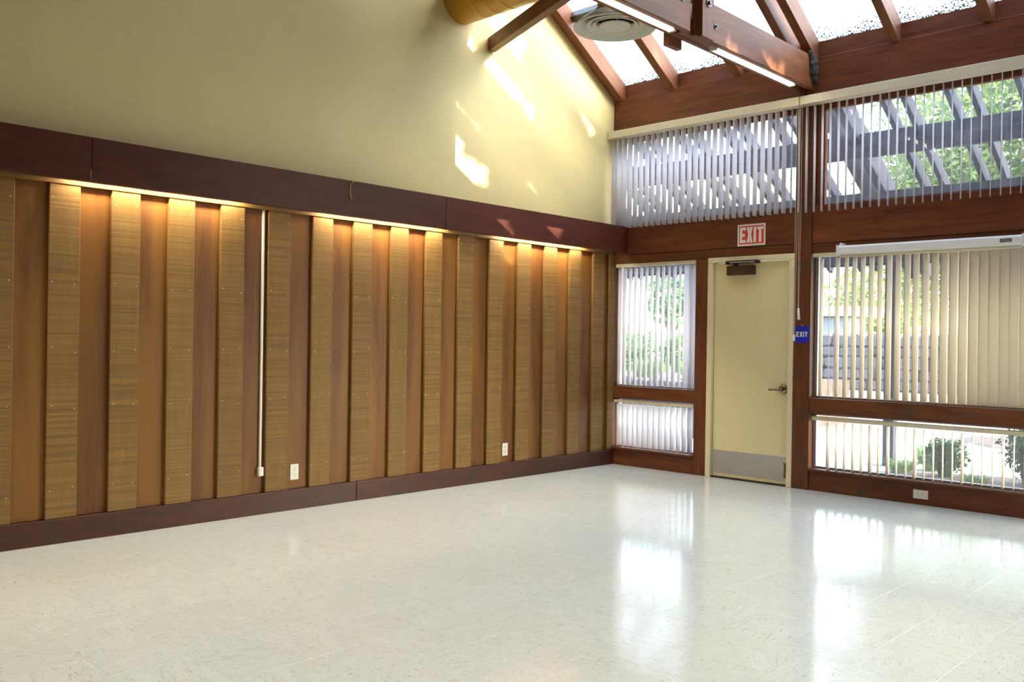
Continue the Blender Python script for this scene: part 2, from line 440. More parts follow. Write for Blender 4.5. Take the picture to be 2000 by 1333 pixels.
# fascia beam hiding the cove lamps
fas = empty('trim_1', (0, 0, 2.18), kind=STR, label='dark red-brown fascia beam along the panelled wall')
for a, b in ((RY, -5.35), (-5.35, -2.5), (-2.5, -.004)):
    box('fascia_board', (.155, a+.001, 2.18), (.192, b-.001, 2.45), M_fascia, fas, .003)
box('top_board', (0, RY, 2.40), (.155, -.004, 2.435), M_fascia, fas)
# cove lamps
def cove(y0, y1, lab):
    t = empty('cove_light', (.075, y0, 2.26), label=lab, cat='light', group='cove lights above the panelling')
    box('channel', (.0, y0-.02, 2.275), (.05, y1+.02, 2.33), M_white, t)
    mb = MB(); mb.cyl((.098, y0, 2.245), (.098, y1, 2.245), .016, 12); mb.build('tube', M_cove, t, True)
    box('socket', (.04, y0-.02, 2.245), (.1, y0, 2.285), M_ivory, t); box('socket', (.04, y1, 2.245), (.1, y1+.02, 2.285), M_ivory, t)
cove(-5.42, -4.30, 'warm cove light glowing over the boards left of the thin white raceway')
cove(-3.62, -2.42, 'warm cove light in the middle of the panelled wall')
cove(-1.74, -.56, 'warm cove light over the boards nearest the corner window')
cove(-7.6, -6.4, 'warm cove light at the left edge beyond the first dark boards')

# ------------------------------------------------------------------ window wall
D = .14
wf = empty('wall_front', (0, 0, 0), kind=STR, label='red-brown timber framed window wall with cream exit door')
F = M_frame
def fb(name, lo, hi, ax, bev=.003, mat=None): return box(name, lo, hi, (mat or F)[ax], wf, bev)
fb('corner_post', (-.06, .0, .0), (.030, D, 3.45), 2)
fb('post', (1.012, -.002, 0), (1.150, D, 2.075), 2)
fb('post', (2.032, -.010, 0), (2.185, D, 3.45), 2)
fb('header_beam', (.192, 0, 2.165), (2.030, D, 2.480), 0, mat=M_beam)
fb('header_beam', (.030, .004, 2.165), (.190, D, 2.480), 0, mat=M_beam)
fb('lintel', (.030, .006, 2.078), (2.030, D, 2.163), 0)
fb('rail', (.032, -.004, .690), (1.010, D, .812), 0)
fb('kick_board', (.032, .004, 0), (1.010, D, .162), 0)
fb('sill', (.030, -.028, .164), (1.011, .105, .184), 0, mat=F)
# right bays
bays = ((2.187, 4.20), (4.35, 6.30), (6.45, 7.96))
for k, (a, b) in enumerate(bays):
    fb('header_beam', (a, 0, 2.155), (b, D, 2.480), 0, mat=M_beam)
    fb('lintel', (a, .006, 2.075), (b, D, 2.153), 0)
    fb('rail', (a, -.004, .672), (b, D, .806), 0)
    fb('kick_board', (a, .004, 0), (b, D, .166), 0)
    fb('sill', (a-.002, -.028, .168), (b, .105, .190), 0)
fb('post', (4.202, -.010, 0), (4.348, D, 3.45), 2)
fb('post', (6.302, -.010, 0), (6.448, D, 3.45), 2)
for a, b in ((0, 2.11), (2.112, 4.27), (4.272, 8)):
    box('eave_beam', (a+.001, -.012, 3.452), (b-.001, .035, 3.770), M_beam[0], wf, .004)
    box('eave_blocking', (a+.001, .040, 3.77), (b-.001, .10, 3.925), M_beam[0], wf)
box('eave_packing', (0, .036, 3.452), (8, D, 3.768), M_beam[0], wf)
# window units: frame members and panes
def window(idx, x0, x1, z0, z1, gm, ft=.045, lab=None):
    tb = .118 if z1 > 3 else ft*.6
    wdw = empty('window_%d' % idx, ((x0+x1)/2, .1, z0), kind=STR)
    if lab: wdw['label'] = lab
    mb = MB(); y0, y1 = .075, .125
    mb.box((x0, y0, z0), (x0+ft, y1, z1)); mb.box((x1-ft, y0, z0), (x1, y1, z1))
    mb.box((x0+ft, y0, z0), (x1-ft, y1, z0+.016)); mb.box((x0+ft, y0, z1-tb), (x1-ft, y1, z1))
    mb.build('window_frame', M_alu if z1 < 2.2 else M_beam[0], wdw)
    box('pane', (x0+ft, .098, z0+.016), (x1-ft, .102, z1-tb), gm, wdw)
window(1, .032, 1.010, .812, 2.078, M_glass, .028, 'tall narrow window between the panelled wall and the door')
window(2, .032, 1.010, .185, .690, M_glass, .028, 'low window left of the door under the rail')
window(3, .032, 2.030, 2.482, 3.45, M_glassu, .04, 'upper clerestory window over the door')
idx = 4
for (a, b) in bays:
    window(idx, a, b, .806, 2.075, M_glass, .028, 'wide window right of the door' if idx == 4 else None)
    window(idx+1, a, b, .190, .672, M_glass, .028, 'low wide window right of the door under the rail' if idx == 4 else None)
    window(idx+2, a, b, 2.482, 3.45, M_glassu, .07, 'upper clerestory window right of the post' if idx == 4 else None)
    idx += 3

# ------------------------------------------------------------------ door
door = empty('door_1', (1.59, .05, 0), kind=STR, label='cream painted exit door with steel kick plate and closer')
box('door_frame', (1.152, -.014, 0), (1.205, .105, 2.028), M_jamb, door, .003)
box('door_frame', (1.980, -.014, 0), (2.030, .105, 2.028), M_jamb, door, .003)
box('door_frame', (1.152, -.014, 2.030), (2.030, .105, 2.078), M_jamb, door, .003)
box('door_stop', (1.206, .070, 0), (1.222, .105, 2.028), M_jamb, door); box('door_stop', (1.963, .070, 0), (1.979, .105, 2.028), M_jamb, door)
leaf = box('door_leaf', (1.209, .024, .0135), (1.976, .068, 2.024), M_door, door, .002)
box('threshold', (1.206, .0, 0), (1.979, .14, .012), M_black, door)
kp = box('kick_plate', (1.222, .0215, .045), (1.966, .024, .262), M_steel, leaf, .0006)
mb = MB(); mb.cyl((1.926, .024, .865), (1.926, .010, .865), .043, 28, .036); mb.cyl((1.926, .012, .865), (1.926, -.035, .865), .013, 16)
mb.cyl((1.926, -.035, .865), (1.888, -.042, .864), .0125, 12); mb.cyl((1.888, -.042, .864), (1.815, -.036, .858), .0115, 12, .008)
mb.cyl((1.942, -.035, .865), (1.92, -.036, .865), .0135, 12)
mb.build('lever_handle', M_bronze, leaf, True)
mb = MB(); mb.box((1.360, -.030, 1.905), (1.640, .024, 1.990), .007); cl = mb.build('closer_body', M_dkbronze, leaf)
mb = MB(); mb.box((1.372, -.058, 2.026), (1.688, -.044, 2.036)); mb.box((1.37, -.062, 2.004), (1.395, -.030, 2.030)); mb.box((1.385, -.056, 2.008), (1.69, -.046, 2.018))
mb.cyl((1.45, -.03, 1.988), (1.45, -.045, 2.014), .014, 12); mb.box((1.67, -.062, 2.004), (1.70, -.014, 2.034)); mb.box((1.44, -.048, 1.99), (1.475, -.012, 2.010))
mb.build('closer_arm', M_black, leaf)
mb = MB(); mb.box((1.948, .012, .07), (1.964, .0215, .21), .003); mb.cyl((1.956, .004, .205), (1.956, .004, .115), .005, 10); mb.cyl((1.956, .004, .115), (1.956, .002, .085), .009, 12)
mb.box((1.944, -.004, .195), (1.968, .02, .212), .002)
mb.build('foot_bolt', M_bronze, leaf)

# ------------------------------------------------------------------ roof
ceil = empty('ceiling', (4, -4.75, 3.76), kind=STR, label='open timber roof with skylight strips between sloping rafters')
ang = math.atan(-SL)
def slope_box(name, x0, x1, yA, yB, zoff0, depth, mat, bev=.004, side=1):
    """box following the front roof slope; bottom face on z = zoff0 + SL*y"""
    def P(y): return (y, zoff0+SL*y) if side == 1 else (-9.5-y, zoff0+SL*y)
    a = Vector((0, *P(yA))); b_ = Vector((0, *P(yB))); d = b_-a
    L = d.length; mid = (a+b_)/2
    th = math.atan2(d.z, d.y)
    nrm = Vector((0, -math.sin(th), math.cos(th)));
    if nrm.z < 0: nrm = -nrm; 
    c = mid+nrm*depth/2
    return link(name, box_me(name, x1-x0, L, depth, bev), mat, ceil, ((x0+x1)/2, c.y, c.z), (th if th < PI/2 and th > -PI/2 else th-PI, 0, 0))
RX0 = (.002, .66, 1.385, 1.955, 2.125, 2.835, 3.54, 4.10, 4.27, 4.97, 5.68, 6.25, 6.42, 7.12, 7.88)
def rafter_w(x): return .105 if x < .1 else (.085 if abs(x-.66) < .01 or abs(x-1.385) < .01 else .075)
for x in RX0:
    slope_box('rafter', x, x+rafter_w(x), .036, -4.72, 3.76, .17, M_roof[1])
for x in (.002, 2.04, 4.2, 6.3, 7.88):
    slope_box('rafter', x, x+.1, .036, -4.72, 3.76, .17, M_roof[1], side=-1)
# skylight panes + glazing bars, and boarded roof above and behind
G0 = 3.76+.17/math.cos(ang)+.004
for a, b in zip(RX0, RX0[1:]):
    if b-a < .3: x0, x1 = a, b
    slope_box('skylight_pane', a+.02, b+.018, .12, -2.10, G0, .006, M_sky, 0)
for a, b in zip(RX0, RX0[1:]):
    if b-a > .3:
        wa = rafter_w(a)
        slope_box('glazing_bar', a+wa, b, -.80, -.86, G0-.09, .075, M_metal, 0)
        slope_box('glazing_bar', a+wa, b, -2.06, -2.12, G0-.09, .075, M_metal, 0)
slope_box('roof_deck', -.1, RX+.1, -2.105, -4.80, G0, .06, M_ceil, 0)
slope_box('roof_deck', -.1, RX+.1, .2, -4.80, G0, .06, M_ceil, 0, side=-1)
box('ridge_beam', (0, -4.80, 6.36), (RX, -4.70, 6.72), M_roof[0], ceil)
# trusses: twin tie beams with king post; lamp strip slung between the plies
def truss(x0, first):
    y_gap0, y_gap1 = -1.99, -1.90
    box('tie_beam', (x0+.105, y_gap1, 3.492), (x0+.155, -.012, 3.775), M_roof[1], ceil, .004)
    box('tie_beam', (x0+.105, RY+.06, 3.492), (x0+.155, y_gap0, 3.775), M_roof[1], ceil, .004)
    box('tie_beam', (x0, RY+.06, 3.492), (x0+.040, -.012, 3.775), M_roof[1], ceil, .004)
    box('king_post', (x0+.157, -1.90, 3.478), (x0+.195, -1.745, 4.80), M_roof[2], ceil, .003)
    kb = box('king_post', (x0-.050, -2.03, 3.425), (x0-.002, -1.86, 4.80), M_roof[2], ceil, .003)
    box('filler_block', (x0+.042, -2.02, 3.50), (x0+.103, -1.60, 3.62), M_roof[1], ceil)
    if first:
        for (y, z, r) in ((-1.82, 3.735, .032), (-1.66, 3.615, .020), (-2.1, 3.70, .02), (-1.80, 4.0, .03)):
            xf = x0+(.195 if -1.9 < y < -1.745 else .155)
            mb = MB(); mb.cyl((xf, y, z), (xf+.006, y, z), r, 14); mb.cyl((xf+.006, y, z), (xf+.020, y, z), r*.5, 6); mb.build('bolt', M_metal, ceil)
for k, x0 in enumerate((2.045, 4.205, 6.305)): truss(x0, k == 0)
def strip_light(x0, y0, y1, lab, grp):
    t = empty('strip_light', (x0+.072, (y0+y1)/2, 3.5), label=lab, cat='light', group=grp)
    box('reflector', (x0+.044, y0, 3.535), (x0+.101, y1, 3.60), M_white, t)
    box('lens', (x0+.043, y0+.03, 3.486), (x0+.102, y1-.03, 3.534), M_tube, t, .006)
    box('end_cap', (x0+.046, y1-.028, 3.482), (x0+.101, y1, 3.534), M_ivory, t); box('end_cap', (x0+.046, y0, 3.482), (x0+.101, y0+.028, 3.534), M_ivory, t)
strip_light(2.045, -1.56, -.27, 'glowing fluorescent strip in the tie beam nearest the window wall', 'fluorescent strips in the tie beam')
strip_light(2.045, -3.40, -2.09, 'glowing fluorescent strip in the tie beam beside the round air diffuser', 'fluorescent strips in the tie beam')

# diagonal brace from gable wall to truss
a = Vector((.0, -1.815, 3.912)); b_ = Vector((2.02, -2.66, 3.855)); d = b_-a
me = box_me('brace', d.length, .075, .118, .003)
o = link('brace', me, M_roof[0], ceil, (a+b_)/2); o.rotation_euler = (0, -math.atan2(d.z, math.hypot(d.x, d.y)), math.atan2(d.y, d.x))

# dark crusty lump at beam end
bm = bmesh.new()
for (dy, dz, r) in ((-.01, .04, .05), (0, -.02, .055), (.015, -.08, .045), (-.03, .085, .038), (-.055, .115, .03)):
    g = bmesh.ops.create_icosphere(bm, subdivisions=3, radius=r)
    bmesh.ops.translate(bm, vec=(random.uniform(-.005, .005), dy, dz), verts=g['verts'])
for v in bm.verts: v.co += v.co.normalized()*noise.noise(v.co*45)*.022
for v in bm.verts: v.co.x *= .6
me = bpy.data.meshes.new('crusty_lump'); bm.to_mesh(me); bm.free()
o = link('crusty_lump', me, M_crust, None, (2.212, -.075, 3.665)); tag(o, 'dark grey crusty lump at the window end of the roof beam', 'nest')

# other walls of the room
wr = MB(); wr.poly([(RX, .14, -.1), (RX, .14, roof_z(0, 3.95)), (RX, -4.75, roof_z(-4.75, 3.98)), (RX, RY-.1, roof_z(-9.5, 3.95)), (RX, RY-.1, -.1)], Vector((.1, 0, 0)))
tag(wr.build('wall_right', M_plank), kind=STR)
tag(box('wall_back', (-.1, RY-.1, -.1), (RX+.1, RY, 4.0), M_plank), kind=STR)

# ------------------------------------------------------------------ duct and diffuser
t = empty('air_duct', (0, -2.2, 4.21), label='ochre yellow round air duct coming out of the cream gable wall', cat='duct')
mb = MB(); mb.cyl((.001, -2.2, 4.21), (1.93, -2.2, 4.21), .21, 56)
mb.build('duct_body', M_duct, t, True)
for x in (.28, .42, .58, .86, 1.15, 1.45):
    m_ = MB(); m_.cyl((x, -2.2, 4.21), (x+.009, -2.2, 4.21), .2125, 48); m_.build('seam_ring', M_duct, t, True)
DX, DY, DZ = 1.684, -2.2, 3.585
t = empty('air_diffuser', (DX, DY, DZ), label='round off-white ceiling air diffuser with stepped rings', cat='diffuser')
P_ = (DX, DY, DZ)
mb = MB(); mb.lathe([(.286, .006), (.300, .010), (.307, .004), (.305, -.003), (.296, -.008), (.284, -.003), (.262, .020), (.235, .044), (.205, .062), (.170, .085), (.160, .095), (.168, .10), (.215, .075), (.255, .045), (.286, .006)], P_); mb.build('outer_cone', M_diff, t)
mb = MB(); mb.lathe([(.205, .022), (.212, .016), (.207, .010), (.190, .014), (.165, .030), (.152, .058), (.146, .085), (.152, .088), (.160, .062), (.178, .034), (.205, .022)], P_); mb.build('ring', M_diff, t)
mb = MB(); mb.lathe([(.166, .022), (.170, .016), (.164, .010), (.152, .016), (.140, .032), (.130, .050), (.136, .053), (.146, .036), (.166, .022)], P_); mb.build('ring', M_diff, t)
mb = MB(); mb.lathe([(0, .002), (.085, .002), (.110, .005), (.118, .012), (.108, .018), (.06, .022), (0, .024)], P_); mb.build('centre_disc', M_diff, t)
mb = MB(); mb.lathe([(.130, .128), (.150, .126), (.158, .11), (.168, .098), (.172, .102), (.160, .118)], P_); mb.build('back_cone', M_diff, t)
mb = MB(); mb.cyl((DX, DY, DZ+.100), (DX, DY, DZ+.108), .150, 32); mb.build('throat', M_dark, t)
mb = MB(); mb.cyl((DX, DY, DZ+.13), (DX, DY, 3.9995), .132, 40); mb.build('neck', M_neck, t, True)
for k in range(4):
    an = PI/4+k*PI/2; mb = MB(); mb.cyl((DX+.09*math.cos(an), DY+.09*math.sin(an), DZ+.02), (DX+.2*math.cos(an), DY+.2*math.sin(an), DZ+.045), .004, 6); mb.build('strut', M_diff, t)

# ------------------------------------------------------------------ vertical blinds
def vane_me(h, mat):
    bm = bmesh.new(); N = 6; W = .089; th = .0009
    fr, bk = [], []
    for k in range(N+1):
        u = -W/2+W*k/N; s = .0055*(1-(2*k/N-1)**2)-.003
        fr.append((u, s+th/2)); bk.append((u, s-th/2))
    ring = fr+bk[::-1]
    lo = [bm.verts.new((x, y, -h/2)) for x, y in ring]; hi = [bm.verts.new((x, y, h/2)) for x, y in ring]
    m_ = len(ring)
    for k in range(m_):
        f = bm.faces.new((lo[k], lo[(k+1) % m_], hi[(k+1) % m_], hi[k])); f.smooth = True
    for k in range(N):
        bm.faces.new((lo[k+1], lo[k], lo[m_-1-k], lo[m_-2-k])); bm.faces.new((hi[k], hi[k+1], hi[m_-2-k], hi[m_-1-k]))
    bmesh.ops.recalc_face_normals(bm, faces=bm.faces[:])
    me = bpy.data.meshes.new('vane'); bm.to_mesh(me); bm.free(); me.materials.append(mat); return me
def blind(label, x0, x1, y, z0, z1, xs, theta, rail=(.040, .038), rx=None, mat=None):
    """theta(x): vane angle in degrees away from edge-on (square to the glass); +: outer edge towards +x"""
    t = empty('vertical_blind', ((x0+x1)/2, y, z1), label=label, cat='blind', group='vertical blinds in the window wall')
    rd, rh = rail
    a, b = rx or (x0, x1)
    box('headrail', (a, y-rd/2, z1), (b, y+rd/2, z1+rh), M_rail, t, .003)
    me = vane_me(z1-z0-.01, mat or M_vane)
    first = None
    for x in xs:
        th = theta(x)+random.uniform(-1.5, 1.5)
        rz = PI/2-math.radians(th)
        loc = Vector((x+random.uniform(-.002, .002), y, (z0+z1-.01)/2))
        if first is None: first = link('vane', me, None, t, loc, (0, 0, rz))
        else: dup(first, t, loc-t.location, (0, 0, rz))
    return t
def lin(a, b, st):
    r = []; x = a
    while x < b: r.append(x); x += st
    return r
def th_ul(x): return -80 if x < .10 else (-2-10*min(1, (x-.1)/.8) if x < 1.9 else -20)
b1 = blind('vertical blind of the upper window over the door, vanes half open', .0, 2.10, -.07, 2.43, 3.355, [.085, .125]+lin(.185, 2.09, .0703), lambda x: 55 if x < .10 else (1 if x < .30 else (-5 if x < .6 else (-2 if x < 1.95 else -16))), (.10, .074), (-.0+.004, 2.103), M_vane_lit)
b2 = blind('vertical blind of the upper window right of the post, vanes turned edge on', 2.11, 4.22, -.07, 2.42, 3.355, lin(2.155, 4.2, .0703), lambda x: -13, (.10, .074), (2.109, 4.24), M_vane_lit)
b3 = blind('vertical blind in the tall narrow window beside the corner, two end vanes turned flat', .03, 1.01, .035, .822, 2.038, lin(.075, .86, .067)+[.905, .965], lambda x: (72 if x > .9 else (-12 if x < .1 else random.choice([-14, -8, -20, -12]))), (.038, .036), (.034, 1.008), M_vane_lit)
b4 = blind('short vertical blind in the low window left of the door, vanes nearly closed', .03, 1.01, .030, .195, .640, lin(.10, 1.0, .0655), lambda x: 22 if .35 < x < .68 else (2 if x > .8 else 9), (.036, .030), (.036, 1.0), M_vane_lit)
def th_r(x):
    if abs(x-2.335) < .02: return -24
    if x < 3.1: return -4+24*(x-2.3)
    return 15+32*min(1, (x-3.1)/.5)
b5 = blind('vertical blind in the wide window, vanes closing towards the right', 2.19, 4.19, .035, .818, 2.036, lin(2.262, 4.18, .0725), th_r, (.042, .036), (2.175, 4.19))
b6 = blind('short vertical blind in the low window right of the door, vanes edge on', 2.19, 4.19, .030, .196, .612, lin(2.345, 4.18, .0725), lambda x: -10 if random.random() > .25 else -3, (.040, .034), (2.205, 4.19))
# cords with tassels beside the post
for (x, zt, par) in ((2.122, 1.585, b2), (2.088, 1.355, b1)):
    px = x
    mb = tube([(px-.006, -.115, 3.355), (px-.006, -.112, 2.4), (px-.003, -.11, zt)], .0016, 6); mb.build('cord', M_rail, par)
    mb = tube([(px+.010, -.115, 3.355), (px+.012, -.112, 2.4), (px+.003, -.11, zt)], .0016, 6); mb.build('cord', M_rail, par)
    mb = MB(); mb.cyl((px, -.11, zt), (px+(.006 if zt > 1.5 else -.004), -.11, zt-(.10 if zt > 1.5 else .055)), .0085, 12, .012); mb.build('tassel', M_white, par, True)
mb = tube([(2.405, -.005, 2.02), (2.402, -.006, 1.4), (2.40, -.005, .83)], .0025, 6); mb.build('wand', M_white, b5)

# ------------------------------------------------------------------ projection screen case
t = empty('projection_screen', (3.17, -.09, 2.02), label='rolled-up projection screen in a long white case over the wide window', cat='screen')
mb = MB(); c_ = [(-.050, 2.030), (-.125, 2.030), (-.138, 2.045), (-.138, 2.090), (-.120, 2.106), (-.050, 2.106)]
mb.poly([(2.478, y, z) for y, z in c_], Vector((1.39, 0, 0))); case = mb.build('case', M_white, t)
for x in (2.466, 3.868):
    mb = MB(); mb.box((x, -.144, 2.024), (x+.014, -.040, 2.112), .004); mb.box((x-.002, -.075, 2.105), (x+.024, -.0, 2.135), .004); mb.build('end_bracket', M_white, t)
mb = MB(); mb.cyl((2.482, -.09, 2.022), (3.864, -.09, 2.022), .014, 12); mb.build('roller_bar', M_rail, t, True)
def text_mesh(name, txt, size, depth, mat, parent, loc, rot, xs=1.):
    cu = bpy.data.curves.new(name, 'FONT'); cu.body = txt; cu.size = size; cu.extrude = depth; cu.align_x = 'CENTER'; cu.align_y = 'CENTER'
    to = bpy.data.objects.new(name, cu); COL.objects.link(to)
    bpy.context.view_layer.update()
    me = bpy.data.meshes.new_from_object(to.evaluated_get(bpy.context.evaluated_depsgraph_get()))
    bpy.data.objects.remove(to); 
    for v in me.vertices: v.co.x *= xs
    return link(name, me, mat, parent, loc, rot)
plate = box('name_plate', (3.725, -.1392, 2.056), (3.805, -.138, 2.080), M_black, t)
text_mesh('lettering', 'APOLLO', .020, .0003, M_white, t, (3.765, -.1398, 2.0675), (PI/2, 0, 0), .92)

# ------------------------------------------------------------------ signs
def letters(par, x0, z0, w_, h_, gap, st, y, mat, word='EXIT', dep=.0015):
    """block capitals; w_: letter width"""
    wd = {'I': st*1.05}; x = x0
    for ch in word:
        ww = wd.get(ch, w_); mb = MB(); v = Vector((0, dep, 0))
        R = lambda a, b, c, d: mb.box((x+a, y, z0+b), (x+c, y+dep, z0+d))
        if ch == 'E':
            s2 = h_*.19
            mb.poly([(x+a, y, z0+b) for a, b in ((0, 0), (ww, 0), (ww, s2), (st, s2), (st, (h_-s2)/2), (ww*.86, (h_-s2)/2), (ww*.86, (h_+s2)/2), (st, (h_+s2)/2), (st, h_-s2), (ww, h_-s2), (ww, h_), (0, h_))], v)
        elif ch == 'X':
            c = ww/2; q = st*.62
            mb.poly([(x+a, y, z0+b) for a, b in ((0, 0), (st*1.08, 0), (c, h_/2-q*1.3), (ww-st*1.08, 0), (ww, 0), (c+q, h_/2), (ww, h_), (ww-st*1.08, h_), (c, h_/2+q*1.3), (st*1.08, h_), (0, h_), (c-q, h_/2))], v)
        elif ch == 'I': R(0, 0, ww, h_)
        elif ch == 'T':
            s2 = h_*.19; c = ww/2
            mb.poly([(x+a, y, z0+b) for a, b in ((c-st/2, 0), (c+st/2, 0), (c+st/2, h_-s2), (ww, h_-s2), (ww, h_), (0, h_), (0, h_-s2), (c-st/2, h_-s2))], v)
        mb.build('letter', mat, par); x += ww+gap
t = empty('exit_sign', (1.60, -.003, 2.172), label='red and white EXIT sign over the door', cat='sign')
box('sign_plate', (1.458, -.004, 2.172), (1.740, -.0005, 2.371), M_white, t)
box('red_panel', (1.474, -.006, 2.188), (1.724, -.0045, 2.355), M_redsign, t)
letters(t, 1.484, 2.200, .060, .143, .010, .024, -.0078, M_white)
t = empty('exit_plaque', (2.115, -.012, 1.285), label='small blue EXIT plaque with white letters on the post', cat='sign')
mb = MB(); pts = []; cx, cz, hw, hh, r = 2.1155, 1.358, .0655, .0735, .014
for (sx_, sz_, a0) in ((1, 1, 0), (-1, 1, 90), (-1, -1, 180), (1, -1, 270)):
    for k in range(5):
        an = math.radians(a0+k*22.5); pts.append((cx+sx_*(hw-r)+r*math.cos(an), -.0145, cz+sz_*(hh-r)+r*math.sin(an)))
mb.poly(pts, Vector((0, .004, 0))); mb.build('plaque', M_blue, t)
letters(t, 2.060, 1.338, .027, .044, .0055, .0085, -.0160, M_white, dep=.0012)
mb = MB(); mb.cyl((2.116, -.013, 1.44), (2.116, -.020, 1.44), .008, 10); mb.cyl((2.10, -.015, 1.434), (2.13, -.015, 1.434), .0022, 6); mb.build('hook', M_steel, t)

# ------------------------------------------------------------------ outlets, raceway, wire
def outlet(name, c, nrm, horiz, lab):
    """c centre on wall, nrm 'x' (left wall, facing +x) or 'y' (window wall, facing -y)"""
    t = empty(name, c, label=lab, cat='outlet', group='wall outlets')
    a, b = (.0575, .035) if horiz else (.035, .0575)
    def place(mb, lo, hi, d0, d1, bev=0.):
        if nrm == 'x': mb.box((c[0]+d0, c[1]+lo[0], c[2]+lo[1]), (c[0]+d1, c[1]+hi[0], c[2]+hi[1]), bev)
        else: mb.box((c[0]+lo[0], c[1]-d1, c[2]+lo[1]), (c[0]+hi[0], c[1]-d0, c[2]+hi[1]), bev)
    mb = MB(); place(mb, (-a, -b), (a, b), 0, .006, .0018); mb.build('cover_plate', M_ivory, t)
    for s in (-1, 1):
        o_ = (s*.0195, 0) if horiz else (0, s*.0195)
        mb = MB(); place(mb, (o_[0]-.0155, o_[1]-.0155), (o_[0]+.0155, o_[1]+.0155), .006, .0078, .0006); mb.build('socket', M_ivory, t)
        mb = MB()
        for dx in (-.006, .006): place(mb, ((o_[0]+dx-.0012), o_[1]-.001), ((o_[0]+dx+.0012), o_[1]+.008), .0078, .0083)
        place(mb, (o_[0]-.0025, o_[1]-.010), (o_[0]+.0025, o_[1]-.005), .0078, .0083); mb.build('slots', M_slot, t)
outlet('outlet', (.012, -3.80, .273), 'x', False, 'ivory wall outlet low on the boards just right of the white raceway')
outlet('outlet', (.012, -1.577, .268), 'x', False, 'ivory wall outlet low on the boards towards the corner window')
outlet('outlet', (3.135, .004, .083), 'y', True, 'white outlet lying sideways in the board under the low right window')
t = empty('raceway', (.040, -4.09, .29), label='thin white cable raceway running down the panelled wall to a small box', cat='raceway')
box('channel', (.013, -4.099, .33), (.030, -4.082, 2.172), M_ivory, t, .003)
box('box', (.013, -4.108, .272), (.046, -4.071, .336), M_ivory, t, .004)
pts = [(.200, -3.405, 2.475), (.202, -3.42, 2.462), (.198, -3.462, 2.425), (.196, -3.470, 2.385), (.196, -3.462, 2.325), (.198, -3.455, 2.312)]
o = tube(pts, .0026, 8).build('wire', M_yellow, None, True); tag(o, 'thin yellow wire hanging over the dark fascia beam', 'wire')

# ------------------------------------------------------------------ outdoors
g = box('ground', (-60, .14, -.35), (60, 60, -.05), M_ground); tag(g, kind=STR)
tag(box('lawn', (-60, 19.2, -.05), (60, 60, .55), M_lawn), kind=STR)
def blade_mass(name, mat, c, rx, ry, h, n_, parent=None, wdt=.012, droop=.5, seed=1):
    R = random.Random(seed); bm = bmesh.new()
    for k in range(n_):
        an = R.uniform(0, 2*PI); rr = math.sqrt(R.random())*.35
        bx, by = rr*rx*math.cos(an), rr*ry*math.sin(an)
        a2 = an+R.uniform(-.7, .7); L = h*R.uniform(.6, 1.1); out = R.uniform(.3, 1.)*max(rx, ry)*.8
        px, py = -math.sin(a2)*wdt, math.cos(a2)*wdt
        prev = None
        for s in range(4):
            f_ = s/3; x = bx+math.cos(a2)*out*f_**1.4; y = by+math.sin(a2)*out*f_**1.4
            z = L*(f_*(1.25)-droop*f_**2.6*.9); ww = 1-f_*.9
            cur = (bm.verts.new((x-px*ww, y-py*ww, z)), bm.verts.new((x+px*ww, y+py*ww, z)))
            if prev: bm.faces.new((prev[0], prev[1], cur[1], cur[0]))
            prev = cur
    me = bpy.data.meshes.new(name); bm.to_mesh(me); bm.free()
    o = link(name, me, mat, parent, c); return tag(o, kind='stuff') if parent is not None else o
def leaf_mass(name, mat, c, rad, n_, size, parent, seed=1, shell=.45, gap=None, lump=.25):
    R = random.Random(seed); vs = []; fs = []
    cen = Vector(c)
    for k in range(n_):
        while True:
            p = Vector((R.gauss(0, 1), R.gauss(0, 1), R.gauss(0, 1))).normalized()
            q = (shell+(1-shell)*R.random())
            p = Vector((p.x*rad[0], p.y*rad[1], p.z*rad[2]))*q*(1+lump*noise.noise(p*2.3+Vector((seed, 0, 0))))
            break
        s = size*R.uniform(.6, 1.25)
        if gap and gap(cen+p, s): continue
        n1 = Vector((R.gauss(0, 1), R.gauss(0, 1), R.gauss(0, 1)+.6)).normalized(); t1 = n1.orthogonal().normalized()
        t1 = (Matrix.Rotation(R.uniform(0, 6.28), 3, n1) @ t1); t2 = n1.cross(t1)
        i = len(vs)
        vs += [p-t1*s, p-t2*s*.42, p+t1*s, p+t2*s*.42]; fs.append((i, i+1, i+2, i+3))
    me = bpy.data.meshes.new(name); me.from_pydata([tuple(v) for v in vs], [], fs)
    o = link(name, me, mat, parent, c); return tag(o, kind='stuff')
def tree(label, x, y, zc, rad, n_, size, mat, seed, gap=None, group=None, tr=.16, blobs=None, lean=0.):
    t = empty('tree', (x, y, -.05), label=label, cat='tree', group=group)
    mb = MB(); top = (x+lean, y, zc)
    mb.cyl((x, y, -.05), (x+lean*.4, y, zc*.55), tr, 14, tr*.75); mb.cyl((x+lean*.4, y, zc*.55), top, tr*.75, 12, tr*.3)
    R = random.Random(seed)
    for k in range(7):
        an = k*2.4+R.random(); L = .8
        mb.cyl((x+lean*.4, y, zc*.5+k*.12), (x+lean+math.cos(an)*rad[0]*L, y+math.sin(an)*rad[1]*L, zc+R.uniform(-.2, .6)*rad[2]), tr*.35, 8, .02)
    mb.build('trunk', M_bark, t)
    for k, (dx, dy, dz, sc_) in enumerate(blobs or [(0, 0, 0, 1)]):
        leaf_mass('foliage', mat, (x+lean+dx, y+dy, zc+dz), tuple(r_*sc_ for r_ in rad), int(n_*sc_*sc_), size, t, seed+k, gap=gap)
